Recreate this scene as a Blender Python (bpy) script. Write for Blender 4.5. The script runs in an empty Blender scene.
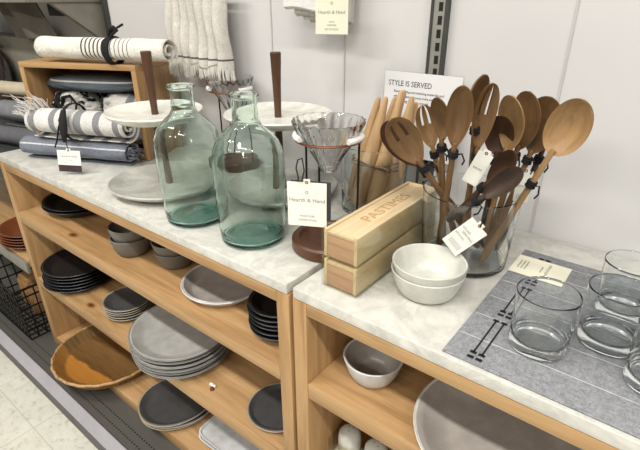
import bpy, bmesh, math, random
from mathutils import Vector, Matrix, Quaternion, noise
random.seed(7)
PI = math.pi
sc = bpy.context.scene
COL = sc.collection

# ------------------------------------------------------------------ materials
def srgb(c):
    return tuple(((v/255)/12.92 if v/255 <= .04045 else ((v/255+.055)/1.055)**2.4) for v in c) + (1,)

def base_mat(name, col=(200, 200, 200), rough=.5, metal=0, spec=.5):
    m = bpy.data.materials.new(name); m.use_nodes = True
    nt = m.node_tree; b = nt.nodes['Principled BSDF']
    b.inputs['Base Color'].default_value = srgb(col)
    b.inputs['Roughness'].default_value = rough
    b.inputs['Metallic'].default_value = metal
    b.inputs['Specular IOR Level'].default_value = spec
    return m, nt, b

def coords(nt, scale=(1, 1, 1), rot=(0, 0, 0), kind='Object'):
    tc = nt.nodes.new('ShaderNodeTexCoord'); mp = nt.nodes.new('ShaderNodeMapping')
    mp.inputs['Scale'].default_value = scale; mp.inputs['Rotation'].default_value = rot
    nt.links.new(tc.outputs[kind], mp.inputs['Vector']); return mp.outputs['Vector']

def tex_noise(nt, vec, scale=5, detail=4, rough=.55, dist=0):
    n = nt.nodes.new('ShaderNodeTexNoise')
    n.inputs['Scale'].default_value = scale; n.inputs['Detail'].default_value = detail
    n.inputs['Roughness'].default_value = rough; n.inputs['Distortion'].default_value = dist
    nt.links.new(vec, n.inputs['Vector']); return n.outputs['Fac']

def ramp(nt, fac, stops, interp='LINEAR'):
    r = nt.nodes.new('ShaderNodeValToRGB'); cr = r.color_ramp; cr.interpolation = interp
    while len(cr.elements) < len(stops): cr.elements.new(.5)
    for e, (p, c) in zip(cr.elements, sorted(stops, key=lambda s: s[0])):
        e.position = p; e.color = srgb(c) if len(c) == 3 else c
    nt.links.new(fac, r.inputs['Fac']); return r.outputs['Color']

def mixc(nt, fac, a, b, mode='MIX'):
    m = nt.nodes.new('ShaderNodeMix'); m.data_type = 'RGBA'; m.blend_type = mode
    for s, v in ((m.inputs[0], fac), (m.inputs[6], a), (m.inputs[7], b)):
        if isinstance(v, (int, float)): s.default_value = v
        elif isinstance(v, tuple): s.default_value = v
        else: nt.links.new(v, s)
    return m.outputs[2]

def bump(nt, b, h, strength=.2, dist=.002):
    n = nt.nodes.new('ShaderNodeBump'); n.inputs['Strength'].default_value = strength
    n.inputs['Distance'].default_value = dist
    nt.links.new(h, n.inputs['Height']); nt.links.new(n.outputs['Normal'], b.inputs['Normal'])

def plain(name, col, rough=.5, metal=0, var=.06, scale=12, spec=.5, bmp=0):
    m, nt, b = base_mat(name, col, rough, metal, spec)
    f = tex_noise(nt, coords(nt), scale, 5)
    lo = tuple(max(0, v*(1-var)) for v in col); hi = tuple(min(255, v*(1+var)) for v in col)
    nt.links.new(ramp(nt, f, [(.3, lo), (.7, hi)]), b.inputs['Base Color'])
    if bmp: bump(nt, b, f, bmp)
    return m

def wood(name, c1, c2, axis='x', rough=.45, s=1.0, ring=.55, c3=None, bmp=.05, knots=()):
    m, nt, b = base_mat(name, c1, rough)
    st = {'x': (1.6, 26, 26), 'y': (26, 1.6, 26), 'z': (26, 26, 1.6)}[axis]
    v = coords(nt, tuple(k*s for k in st))
    f = tex_noise(nt, v, 1.5, 6, .6, .6)
    g = tex_noise(nt, coords(nt, tuple(k*s*3.2 for k in st)), 2.0, 3, .6)
    c = ramp(nt, f, [(.32, c2), (.52, c1), (.72, c3 or c1)])
    c = mixc(nt, .35, c, ramp(nt, g, [(.3, c2), (.62, c1)]), 'MIX')
    for (kx, ky) in knots:
        d = nt.nodes.new('ShaderNodeVectorMath'); d.operation = 'LENGTH'
        mp = nt.nodes.new('ShaderNodeMapping'); tc = nt.nodes.new('ShaderNodeTexCoord')
        mp.inputs['Location'].default_value = (-kx*1.1, -ky*2, 0); mp.inputs['Scale'].default_value = (1.1, 2, 0)
        nt.links.new(tc.outputs['Object'], mp.inputs['Vector']); nt.links.new(mp.outputs['Vector'], d.inputs[0])
        k = ramp(nt, d.outputs['Value'], [(0, (70, 46, 28)), (.004, (84, 58, 36)), (.009, (180, 150, 118)), (.013, (150, 122, 92)), (.022, (235, 225, 212)), (.032, (255,)*3)])
        c = mixc(nt, 1.0, c, k, 'MULTIPLY')
    nt.links.new(c, b.inputs['Base Color'])
    bump(nt, b, g, bmp, .001)
    return m

def marble():
    m, nt, b = base_mat('white_marble', (214, 212, 204), .28)
    v = coords(nt)
    f = tex_noise(nt, v, 7, 8, .65, 1.8)
    g = tex_noise(nt, v, 38, 4, .6)
    c = ramp(nt, f, [(.36, (220, 219, 213)), (.48, (212, 211, 204)), (.53, (200, 199, 193)), (.6, (216, 214, 207)), (.75, (205, 203, 195))])
    c = mixc(nt, .45, c, ramp(nt, g, [(.35, (190, 188, 180)), (.62, (232, 230, 224))]), 'MULTIPLY')
    nt.links.new(c, b.inputs['Base Color']); return m

def ceramic(name, col, rough=.4, var=.05, speck=0, rim=None):
    m, nt, b = base_mat(name, col, rough)
    v = coords(nt)
    f = tex_noise(nt, v, 30, 5, .6)
    lo = tuple(v_*(1-var) for v_ in col); hi = tuple(min(255, v_*(1+var)) for v_ in col)
    c = ramp(nt, f, [(.35, lo), (.65, hi)])
    if speck:
        c = mixc(nt, speck, c, ramp(nt, tex_noise(nt, v, 9, 6, .7, 1.0), [(.4, tuple(k*.72 for k in col)), (.55, hi)]), 'MIX')
    nt.links.new(c, b.inputs['Base Color']); return m

def fabric(name, stops, axis='X', lo=0., hi=1., weave=420, rough=.9, var=.14, bmp=.4):
    """stops: [(pos in metres along axis, colour)...] constant bands in object space"""
    m, nt, b = base_mat(name, stops[0][1], rough, spec=.15)
    tc = nt.nodes.new('ShaderNodeTexCoord')
    f = tex_noise(nt, coords(nt), weave, 3, .7)
    g = tex_noise(nt, coords(nt), 25, 4, .6)
    if len(stops) > 1:
        sp = nt.nodes.new('ShaderNodeSeparateXYZ'); nt.links.new(tc.outputs['Object'], sp.inputs[0])
        mr = nt.nodes.new('ShaderNodeMapRange'); mr.inputs['From Min'].default_value = lo; mr.inputs['From Max'].default_value = hi
        nt.links.new(sp.outputs[axis], mr.inputs['Value'])
        c = ramp(nt, mr.outputs['Result'], [(max(0, (p-lo)/(hi-lo)), k) for p, k in stops], 'CONSTANT')
    else:
        r = nt.nodes.new('ShaderNodeRGB'); r.outputs[0].default_value = srgb(stops[0][1]); c = r.outputs[0]
    k = 1-var
    c = mixc(nt, 1.0, c, ramp(nt, f, [(.3, (k*255,)*3), (.7, (255,)*3)]), 'MULTIPLY')
    c = mixc(nt, .5, c, ramp(nt, g, [(.3, (215,)*3), (.7, (255,)*3)]), 'MULTIPLY')
    nt.links.new(c, b.inputs['Base Color'])
    bump(nt, b, f, bmp, .0015)
    return m

def thin_glass(name, tint=(255, 255, 255), edge=(255, 255, 255), rough=0.0, ior=1.45, refr=0.0):
    """glass wall of a thin vessel: tinted see-through, tint deepens at grazing angles, fresnel reflections"""
    m = bpy.data.materials.new(name); m.use_nodes = True; nt = m.node_tree
    nt.nodes.clear()
    out = nt.nodes.new('ShaderNodeOutputMaterial')
    tr = nt.nodes.new('ShaderNodeBsdfTransparent'); gl = nt.nodes.new('ShaderNodeBsdfGlossy')
    gl.inputs['Roughness'].default_value = rough+.02
    lw = nt.nodes.new('ShaderNodeLayerWeight'); lw.inputs['Blend'].default_value = .35
    nt.links.new(ramp(nt, lw.outputs['Facing'], [(.0, tint), (.55, tint), (.98, edge)]), tr.inputs['Color'])
    lf = nt.nodes.new('ShaderNodeLayerWeight'); lf.inputs['Blend'].default_value = .5
    pw = nt.nodes.new('ShaderNodeMath'); pw.operation = 'POWER'; pw.inputs[1].default_value = 4.2
    nt.links.new(lf.outputs['Facing'], pw.inputs[0])
    fr = nt.nodes.new('ShaderNodeMapRange'); fr.inputs['To Min'].default_value = ((ior-1)/(ior+1))**2*.8; fr.inputs['To Max'].default_value = .75
    nt.links.new(pw.outputs[0], fr.inputs['Value'])
    base = tr.outputs[0]
    if refr:
        rf = nt.nodes.new('ShaderNodeBsdfRefraction'); rf.inputs['IOR'].default_value = 1.25
        rf.inputs['Color'].default_value = srgb(tint); rf.inputs['Roughness'].default_value = rough
        mx0 = nt.nodes.new('ShaderNodeMixShader'); mx0.inputs[0].default_value = refr
        nt.links.new(base, mx0.inputs[1]); nt.links.new(rf.outputs[0], mx0.inputs[2]); base = mx0.outputs[0]
    mx = nt.nodes.new('ShaderNodeMixShader')
    nt.links.new(fr.outputs[0], mx.inputs[0]); nt.links.new(base, mx.inputs[1]); nt.links.new(gl.outputs[0], mx.inputs[2])
    nt.links.new(mx.outputs[0], out.inputs['Surface'])
    return m

def solid_glass(name, col=(255, 255, 255), clear=.35, rough=0.0, ior=1.5):
    m = bpy.data.materials.new(name); m.use_nodes = True; nt = m.node_tree; nt.nodes.clear()
    out = nt.nodes.new('ShaderNodeOutputMaterial')
    g = nt.nodes.new('ShaderNodeBsdfGlass'); g.inputs['IOR'].default_value = ior; g.inputs['Roughness'].default_value = rough
    g.inputs['Color'].default_value = srgb(col)
    tr = nt.nodes.new('ShaderNodeBsdfTransparent'); tr.inputs['Color'].default_value = srgb(col)
    mx = nt.nodes.new('ShaderNodeMixShader'); mx.inputs[0].default_value = clear
    nt.links.new(g.outputs[0], mx.inputs[1]); nt.links.new(tr.outputs[0], mx.inputs[2])
    nt.links.new(mx.outputs[0], out.inputs['Surface']); return m
OAK = (174, 138, 94); OAK2 = (136, 101, 62); OAK3 = (191, 157, 112)
M = {}
M['oak_x'] = wood('oak_along', OAK, OAK2, 'x', c3=OAK3)
M['oak_knot'] = wood('knotty_oak', OAK, OAK2, 'x', c3=OAK3, knots=((-1.39+1.1095, .541),))
M['oak_y'] = wood('oak_deep', OAK, OAK2, 'y', c3=OAK3)
M['oak_z'] = wood('oak_upright', OAK, OAK2, 'z', c3=OAK3)
M['marble'] = marble()
M['pine_y'] = wood('pale_pine', (212, 190, 152), (188, 162, 122), 'y', .5, 1.3, c3=(222, 202, 166))
M['pine_end'] = wood('pine_end_grain', (196, 156, 124), (160, 118, 88), 'x', .6, 1.6)
M['walnut_z'] = wood('walnut_upright', (86, 57, 36), (62, 40, 25), 'z', .4, 1.3, c3=(104, 72, 46))
M['walnut_x'] = wood('walnut_flat', (88, 52, 28), (58, 32, 16), 'x', .35, 1.3)
M['acacia'] = wood('acacia_mid', (128, 96, 62), (94, 68, 42), 'z', .5, 1.2, c3=(148, 114, 78))
M['acacia_dark'] = wood('acacia_dark', (86, 58, 40), (58, 38, 26), 'z', .5, 1.2, c3=(106, 74, 50))
M['acacia_light'] = wood('acacia_light', (166, 132, 90), (132, 100, 64), 'z', .5, 1.2, c3=(192, 160, 116))
M['acacia_grey'] = wood('acacia_grey', (78, 62, 52), (56, 42, 34), 'z', .6, 1.2, c3=(94, 76, 62))
M['beech'] = wood('beech', (192, 158, 116), (168, 134, 94), 'z', .55, 1.0, c3=(204, 174, 134))
M['wall'] = plain('painted_wall_panel', (205, 203, 201), .6, var=.012, scale=2)
M['seam'] = plain('panel_seam', (190, 187, 185), .7, var=.02)
M['steel'] = plain('galvanised_steel', (168, 166, 156), .42, .55, var=.05)
M['dark_metal'] = plain('dark_grey_metal', (70, 70, 66), .5, .3)
M['grey_metal'] = plain('grey_painted_metal', (128, 124, 114), .5, .1)
M['slot_black'] = plain('slot_black', (16, 16, 16), .8)
M['kick'] = plain('kick_plate', (84, 84, 84), .6)
M['strip'] = plain('price_channel', (158, 155, 160), .35, var=.03)
M['black_wire'] = plain('black_wire', (22, 20, 19), .45, .4)
M['cord'] = plain('black_cord', (16, 15, 16), .85)
M['paper'] = plain('card_paper', (232, 230, 220), .8, var=.015)
M['cream_paper'] = plain('cream_paper', (226, 222, 200), .8, var=.015)
M['ink'] = plain('grey_ink', (132, 128, 122), .8)
M['ink_dark'] = plain('dark_ink', (52, 50, 50), .8)
M['maroon'] = plain('dark_maroon_card', (54, 38, 40), .7, var=.3, scale=90)
M['burn'] = plain('burnt_lettering', (176, 142, 92), .7)
M['c_black'] = ceramic('black_stoneware', (26, 26, 27), .38)
M['c_dark'] = ceramic('charcoal_stoneware', (66, 66, 66), .42)
M['c_dark_rim'] = ceramic('tan_rim', (158, 146, 126), .5)
M['c_mid'] = ceramic('grey_brown_stoneware', (104, 100, 94), .45)
M['c_taupe'] = ceramic('taupe_glaze', (156, 150, 143), .3)
M['c_grey'] = ceramic('light_grey_stoneware', (160, 160, 156), .3)
M['c_grey_side'] = ceramic('grey_rim', (128, 126, 120), .5)
M['c_pale'] = ceramic('pale_grey_stoneware', (196, 198, 198), .35)
M['c_white'] = ceramic('off_white_stoneware', (198, 198, 189), .3)
M['c_stone'] = ceramic('mottled_grey_stone', (176, 176, 168), .35, .05, .5)
M['c_stone_white'] = ceramic('mottled_white_stone', (216, 214, 204), .35, .04, .35)
M['c_brown'] = ceramic('brown_glaze', (112, 62, 36), .35)
M['copper'] = plain('copper_ring', (124, 76, 54), .3, .7)
M['white_glaze'] = plain('white_collar', (236, 234, 230), .4, var=.02)

def tray_mat():
    m, nt, b = base_mat('acacia_tray', (190, 130, 60), .35)
    tc = nt.nodes.new('ShaderNodeTexCoord'); sp = nt.nodes.new('ShaderNodeSeparateXYZ'); nt.links.new(tc.outputs['Object'], sp.inputs[0])
    f = tex_noise(nt, coords(nt, (1.5, 1.5, 1.5)), 6, 4, .55)
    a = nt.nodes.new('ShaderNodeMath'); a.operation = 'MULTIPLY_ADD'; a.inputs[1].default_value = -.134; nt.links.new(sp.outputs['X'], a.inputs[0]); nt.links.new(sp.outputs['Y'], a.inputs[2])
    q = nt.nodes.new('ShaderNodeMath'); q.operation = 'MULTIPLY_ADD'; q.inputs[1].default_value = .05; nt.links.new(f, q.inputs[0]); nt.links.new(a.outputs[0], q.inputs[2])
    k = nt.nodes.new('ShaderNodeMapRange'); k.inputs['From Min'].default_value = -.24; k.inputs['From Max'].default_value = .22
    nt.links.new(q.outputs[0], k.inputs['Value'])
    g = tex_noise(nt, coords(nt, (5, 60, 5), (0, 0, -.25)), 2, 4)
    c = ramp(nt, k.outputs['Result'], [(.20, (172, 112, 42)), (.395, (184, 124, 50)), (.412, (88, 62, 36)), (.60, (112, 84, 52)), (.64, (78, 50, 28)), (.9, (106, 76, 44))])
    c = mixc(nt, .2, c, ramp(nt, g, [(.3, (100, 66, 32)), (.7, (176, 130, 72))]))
    ln = nt.nodes.new('ShaderNodeVectorMath'); ln.operation = 'LENGTH'; fl = nt.nodes.new('ShaderNodeMapping'); fl.inputs['Scale'].default_value = (1, 1, 0)
    nt.links.new(tc.outputs['Object'], fl.inputs['Vector']); nt.links.new(fl.outputs['Vector'], ln.inputs[0])
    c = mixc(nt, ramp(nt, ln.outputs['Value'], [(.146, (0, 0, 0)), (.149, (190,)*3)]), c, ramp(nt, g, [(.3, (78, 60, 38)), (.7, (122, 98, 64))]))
    nt.links.new(c, b.inputs['Base Color']); return m
M['tray'] = tray_mat()
M['tray_rim'] = wood('tray_bark_rim', (186, 150, 104), (120, 84, 46), 'z', .5, 1.0)

M['glass_green'] = thin_glass('green_bottle_glass', (249, 252, 251), (140, 190, 182), refr=.16)
M['glass_green_base'] = thin_glass('green_bottle_base', (214, 240, 234), (110, 176, 164), refr=.3)
M['glass_clear'] = thin_glass('clear_glass', (255, 255, 255), (218, 222, 222))
M['glass_thick'] = thin_glass('thick_glass_base', (255, 255, 255), (240, 242, 242), refr=.4, rough=.12)
M['glass_ribbed'] = thin_glass('ribbed_glass', (255, 255, 255), (224, 226, 226), refr=.3, ior=1.6)
M['glass_green'] = solid_glass('green_bottle_glass', (248, 253, 251), 0, ior=1.47)
M['glass_green_base'] = solid_glass('green_bottle_base', (220, 243, 238), 0, 0, ior=1.47)
M['glass_clear'] = solid_glass('clear_glass', (254, 255, 255), 0)
M['glass_thick'] = solid_glass('thick_glass_base', (255, 255, 255), .2, .15)
M['glass_ribbed'] = solid_glass('ribbed_glass', (255, 255, 255), 0)
M['acrylic'] = thin_glass('clear_acrylic', (250, 250, 246), (225, 222, 214))

def perforated():
    m, nt, b = base_mat('perforated_deck', (84, 82, 77), .5, .2)
    tc = nt.nodes.new('ShaderNodeTexCoord'); sp = nt.nodes.new('ShaderNodeSeparateXYZ')
    nt.links.new(tc.outputs['Object'], sp.inputs[0])
    def math_(op, a, bb=None):
        n = nt.nodes.new('ShaderNodeMath'); n.operation = op
        for i, v in enumerate((a, bb)):
            if v is None: continue
            if isinstance(v, (int, float)): n.inputs[i].default_value = v
            else: nt.links.new(v, n.inputs[i])
        return n.outputs[0]
    px = math_('ABSOLUTE', math_('SUBTRACT', math_('FRACT', math_('MULTIPLY', sp.outputs['X'], 1/.0125)), .5))
    fx = math_('LESS_THAN', px, .24)
    rows = None
    for y in (.437, .463):
        r = math_('LESS_THAN', math_('ABSOLUTE', math_('SUBTRACT', sp.outputs['Y'], y)), .0022)
        rows = r if rows is None else math_('MAXIMUM', rows, r)
    hole = math_('MULTIPLY', fx, rows)
    nt.links.new(mixc(nt, hole, srgb((84, 82, 77)), srgb((10, 10, 10))), b.inputs['Base Color'])
    return m
M['deck'] = perforated()

def tiles():
    m, nt, b = base_mat('vinyl_tile', (206, 204, 188), .35)
    f = tex_noise(nt, coords(nt), 40, 6, .7)
    g = tex_noise(nt, coords(nt), 9, 4, .6)
    c = ramp(nt, f, [(.34, (160, 156, 138)), (.46, (205, 203, 188)), (.7, (216, 214, 200))])
    c = mixc(nt, .4, c, ramp(nt, g, [(.3, (188, 186, 170)), (.7, (220, 218, 206))]), 'MIX')
    br = nt.nodes.new('ShaderNodeTexBrick'); br.offset = 0
    nt.links.new(coords(nt), br.inputs['Vector'])
    br.inputs['Scale'].default_value = 1; br.inputs['Brick Width'].default_value = .305
    br.inputs['Row Height'].default_value = .305; br.inputs['Mortar Size'].default_value = .0015
    br.inputs['Mortar Smooth'].default_value = .3
    c = mixc(nt, br.outputs['Fac'], c, srgb((176, 173, 158)))
    nt.links.new(c, b.inputs['Base Color']); return m
M['floor'] = tiles()

# ------------------------------------------------------------------ object helpers
def link_mesh(name, bm, mat, parent=None, smooth=True, recalc=True):
    if recalc: bmesh.ops.recalc_face_normals(bm, faces=bm.faces[:])
    me = bpy.data.meshes.new(name); bm.to_mesh(me); bm.free()
    if smooth:
        for p in me.polygons: p.use_smooth = True
        try: me.set_sharp_from_angle(angle=math.radians(38))
        except Exception: pass
    for mm in (mat if isinstance(mat, (list, tuple)) else [mat]): me.materials.append(mm)
    o = bpy.data.objects.new(name, me); COL.objects.link(o)
    if parent: o.parent = parent
    return o

def tag(o, label, cat, group=None, kind=None):
    o['label'] = label; o['category'] = cat
    if group: o['group'] = group
    if kind: o['kind'] = kind
    return o

def thing(name, label, cat, loc=(0, 0, 0), rotz=0, group=None):
    o = bpy.data.objects.new(name, None); COL.objects.link(o)
    o.empty_display_size = .03
    o.location = loc; o.rotation_euler = (0, 0, rotz)
    return tag(o, label, cat, group)

def struct(name, bm, mat, smooth=False):
    o = link_mesh(name, bm, mat, None, smooth); o['kind'] = 'structure'; return o

def dup(root, loc=None, rotz=None, label=None, group=None, matrix=None):
    r = root.copy(); COL.objects.link(r)
    if loc is not None: r.location = loc
    if rotz is not None: r.rotation_euler = (0, 0, rotz)
    if label: r['label'] = label
    if group: r['group'] = group
    for ch in list(root.children):
        c = ch.copy(); COL.objects.link(c); c.parent = r
        for g in list(ch.children):
            d = g.copy(); COL.objects.link(d); d.parent = c
    return r

def NB(): return bmesh.new()

def box(bm, x0, x1, y0, y1, z0, z1, bev=0, mi=0, seg=2):
    b = bmesh.new()
    vs = [b.verts.new(p) for p in ((x0, y0, z0), (x1, y0, z0), (x1, y1, z0), (x0, y1, z0), (x0, y0, z1), (x1, y0, z1), (x1, y1, z1), (x0, y1, z1))]
    for f in ((0, 3, 2, 1), (4, 5, 6, 7), (0, 1, 5, 4), (1, 2, 6, 5), (2, 3, 7, 6), (3, 0, 4, 7)):
        b.faces.new([vs[i] for i in f]).material_index = mi
    if bev: bmesh.ops.bevel(b, geom=b.edges[:], offset=bev, segments=seg, affect='EDGES', profile=.5)
    merge(bm, b); return bm

def merge(dst, src, mat=None):
    n = {}
    for v in src.verts: n[v] = dst.verts.new(mat @ v.co if mat else v.co)
    for f in src.faces:
        try:
            g = dst.faces.new([n[v] for v in f.verts]); g.material_index = f.material_index
        except ValueError: pass
    src.free()

def lathe(bm, prof, seg=48, cx=0, cy=0, mi=None, wob=None, close=False):
    """prof: [(r,z[,mi])]; r==0 makes a pole. wob(a)->radius factor"""
    rings = []
    for p in prof:
        r, z = p[0], p[1]
        if r < 1e-6: rings.append([bm.verts.new((cx, cy, z))])
        else:
            rings.append([bm.verts.new((cx+r*(wob(2*PI*i/seg) if wob else 1)*math.cos(2*PI*i/seg), cy+r*(wob(2*PI*i/seg) if wob else 1)*math.sin(2*PI*i/seg), z)) for i in range(seg)])
    pairs = list(zip(range(len(prof)-1), range(1, len(prof))))
    if close: pairs.append((len(prof)-1, 0))
    for a, b in pairs:
        A, B = rings[a], rings[b]; k = prof[b][2] if len(prof[b]) > 2 else 0
        for i in range(seg):
            j = (i+1) % seg
            if len(A) == 1 and len(B) == 1: continue
            if len(A) == 1: f = bm.faces.new((A[0], B[i], B[j]))
            elif len(B) == 1: f = bm.faces.new((A[i], A[j], B[0]))
            else: f = bm.faces.new((A[i], A[j], B[j], B[i]))
            f.material_index = k
    return bm

def dense(prof, step=.003):
    out = []
    for a, b in zip(prof, prof[1:]):
        a = tuple(a)+(0,)*(3-len(a)); b = tuple(b)+(0,)*(3-len(b))
        n = max(1, int(math.hypot(b[0]-a[0], b[1]-a[1])/step)) if a[0] > 0 and b[0] > 0 else 1
        out += [(a[0]+(b[0]-a[0])*k/n, a[1]+(b[1]-a[1])*k/n, a[2] if k == 0 else b[2]) for k in range(n)]
    return out+[tuple(prof[-1])+(0,)*(3-len(prof[-1]))]

def tube(bm, pts, rad, seg=10, cap=True, closed=False, flat=1.0, mi=0):
    """sweep a circle along pts; rad scalar or list"""
    pts = [Vector(p) for p in pts]; n = len(pts)
    R_ = rad if isinstance(rad, (list, tuple)) else [rad]*n
    rings = []; up = None
    for i, p in enumerate(pts):
        if closed: d = (pts[(i+1) % n]-pts[i-1])
        else: d = (pts[min(i+1, n-1)]-pts[max(i-1, 0)])
        d.normalize()
        if up is None:
            up = Vector((0, 0, 1)) if abs(d.z) < .9 else Vector((0, 1, 0))
        s = d.cross(up)
        if s.length < 1e-5: s = d.orthogonal()
        s.normalize(); up = s.cross(d).normalized()
        rings.append([bm.verts.new(p+R_[i]*(math.cos(2*PI*k/seg)*s+flat*math.sin(2*PI*k/seg)*up)) for k in range(seg)])
    m = n if closed else n-1
    for i in range(m):
        A, B = rings[i], rings[(i+1) % n]
        for k in range(seg):
            j = (k+1) % seg
            bm.faces.new((A[k], A[j], B[j], B[k])).material_index = mi
    if cap and not closed:
        bm.faces.new(rings[0]); bm.faces.new(rings[-1][::-1])
    return bm

def text_bm(s, size, depth=.0004):
    cu = bpy.data.curves.new('lettering', 'FONT'); cu.body = s; cu.size = size
    cu.extrude = depth; cu.align_x = 'CENTER'; cu.align_y = 'CENTER'; cu.resolution_u = 2
    o = bpy.data.objects.new('lettering', cu); COL.objects.link(o)
    dg = bpy.context.evaluated_depsgraph_get(); dg.update()
    me = bpy.data.meshes.new_from_object(o.evaluated_get(dg))
    b = bmesh.new(); b.from_mesh(me)
    for f in b.faces: f.material_index = 0
    bpy.data.objects.remove(o); bpy.data.curves.remove(cu); bpy.data.meshes.remove(me)
    return b

def circle_pts(r, n=24, z=0, cx=0, cy=0):
    return [(cx+r*math.cos(2*PI*i/n), cy+r*math.sin(2*PI*i/n), z) for i in range(n)]

# ------------------------------------------------------------------ the setting
FY = .511          # front plane of the cabinets
CT = .900          # counter top
WALL = .985
struct('floor', box(NB(), -5, 3, -3, 1.2, -.05, 0), M['floor'])
wb = NB(); box(wb, -5, 3, WALL, WALL+.06, 0, 3.0)
struct('wall_back', wb, M['wall'])
# raised vertical joints of the wall panels
for i, x in enumerate((-1.36, -.942, -.703, -.209, .25)):
    b = NB(); box(b, x-.002, x+.002, WALL-.0025, WALL, .1, 2.9, .0005)
    struct('trim_%d' % (i+1), b, M['seam'])
b = NB(); box(b, -5, 2, .415, WALL-.002, .115, .133)
struct('trim_6', b, M['deck'])                        # base deck of the shelving run
b = NB(); box(b, -5, 2, .398, .412, 0, .12, .001)
struct('trim_7', b, M['kick'])
# price channel on the deck front, in lengths
for i, (x0, x1) in enumerate(((-3.6, -2.82), (-2.819, -1.742), (-1.741, -.68), (-.679, .55))):
    b = NB()
    prof = [(.4125, .1345), (.4095, .136), (.3875, .104), (.385, .098), (.3895, .096), (.3975, .106)]
    v0 = [b.verts.new((x0, y, z)) for y, z in prof]; v1 = [b.verts.new((x1, y, z)) for y, z in prof]
    n = len(prof)
    for k in range(n): b.faces.new((v0[k], v0[(k+1) % n], v1[(k+1) % n], v1[k]))
    b.faces.new(v0[::-1]); b.faces.new(v1)
    o = link_mesh('price_channel', b, M['strip'], None, False)
    tag(o, ['grey plastic price channel along the deck, farthest left length', 'grey plastic price channel below the black wire basket',
            'grey plastic price channel below the round wooden tray', 'grey plastic price channel at the foot of the right cabinet'][i], 'price channel', 'price channels on the deck front')

# slotted upright on the wall
t = thing('slotted_upright', 'steel slotted shelf upright on the white wall above the sign', 'shelf upright', (-.4605, WALL, .3))
b = NB(); box(b, -.0185, -.0125, -.016, 0, 0, 1.6, .0008); box(b, .0125, .0185, -.016, 0, 0, 1.6, .0008)
link_mesh('side_rail', b, M['dark_metal'], t, False)
b = NB(); box(b, -.0125, .0125, -.0135, -.0115, 0, 1.6)
link_mesh('face_plate', b, M['steel'], t, False)
b = NB()
for k in range(62): box(b, -.0045+.003, .0045+.003, -.0142, -.0134, .01+k*.0254, .0275-.001+k*.0254)
link_mesh('slot_row', b, M['slot_black'], t, False)

# ------------------------------------------------------------------ cabinets
def cabinet(label, x0, x1, shelves):
    t = thing('display_cabinet', label, 'cabinet', ((x0+x1)/2, 0, .133))
    cx = (x0+x1)/2; P = .031; z0 = .133; zt = .878
    def part(n, m, *a, bev=.0015):
        b = NB(); box(b, a[0]-cx, a[1]-cx, a[2], a[3], a[4]-z0, a[5]-z0, bev)
        return link_mesh(n, b, m, t)
    part('side_panel', M['oak_z'], x0, x0+P, FY, .965, .133, zt)
    part('side_panel', M['oak_z'], x1-P, x1, FY, .965, .133, zt)
    part('top_rail', M['oak_x'], x0+P, x1-P, FY, .965, .853, zt)
    part('back_panel', M['oak_x'], x0+P, x1-P, .955, .967, .173, .853)
    part('base_board', M['oak_x'], x0+P, x1-P, FY, .955, .133, .173)
    for s0, s1 in shelves: part('shelf', M['oak_knot'] if x0 < -1 else M['oak_x'], x0+P, x1-P, FY, .955, s0, s1, bev=.003)
    return t
cabinet('open oak cabinet on the left, holding black and grey dishes', -1.742, -.477, ((.663, .703), (.404, .445)))
cabinet('open oak cabinet on the right, holding a bowl and a wide plate', -.468, .75, ((.660, .698), (.404, .445)))
for x0, x1, l in ((-1.745, -.4805, 'white marble countertop on the left cabinet'), (-.4665, .76, 'white marble countertop on the right cabinet')):
    b = NB(); box(b, x0, x1, FY-.0005, .981, .8785, CT, .002, seg=3)
    tag(link_mesh('countertop', b, M['marble']), l, 'countertop')

# ------------------------------------------------------------------ dishes
S1 = .703; S2 = .445; B3 = .173; R1 = .698
def wobble(amp, ph=0, n=2, amp2=0, n2=3):
    return lambda a: 1+amp*math.cos(n*a+ph)+amp2*math.cos(n2*a+ph*1.7)

def dish_bm(r, h, foot=.55, th=.004, curve=2.0, wob=None, seg=56, rim=0):
    """solid of revolution: outer skin material 0, inner skin material 1, lip material 2"""
    N = 9; prof = [(0, .001), (r*foot*.92, .001), (r*foot, 0)]
    for i in range(1, N+1):
        u = i/N; rr = r*(foot+(1-foot)*u); z = h*(u**curve)
        prof.append((rr, z))
    prof.append((r-th*.3, h+th*.35, 2)); prof.append((r-th, h, 2))
    for i in range(N-1, -1, -1):
        u = i/N; rr = (r*(foot+(1-foot)*u))-th; z = h*(u**curve)+th*(.9 if i else 1)
        prof.append((max(rr, .002), z, 1))
    prof.append((0, th, 1))
    return lathe(NB(), prof, seg, wob=wob)

def dish(name, label, cat, x, y, z, r, h, mats, group=None, rotz=0, **k):
    o = link_mesh(name, dish_bm(r, h, **k), mats)
    o.location = (x, y, z); o.rotation_euler = (0, 0, rotz)
    return tag(o, label, cat, group)

def stack(name, labels, cat, x, y, z, r, h, mats, n, step, group, jit=.002, **k):
    proto = None; rnd = random.Random(len(group)*7+n)
    for i in range(n):
        lx, ly = x+rnd.uniform(-jit, jit), y+rnd.uniform(-jit, jit)
        lab = labels(i, n)
        if proto is None: o = proto = dish(name, lab, cat, lx, ly, z, r, h, mats, group, **k)
        else:
            o = proto.copy(); COL.objects.link(o); o['label'] = lab
            o.location = (lx, ly, z+i*step)
        o.rotation_euler = (0, 0, rnd.uniform(-.3, .3))
    return proto

def ordinal(i, n):
    w = ['lowest', 'second from the bottom', 'third from the bottom', 'fourth from the bottom', 'fifth from the bottom', 'sixth from the bottom']
    return 'topmost' if i == n-1 else w[i]
def lab(fmt): return lambda i, n: fmt % ordinal(i, n)

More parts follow.
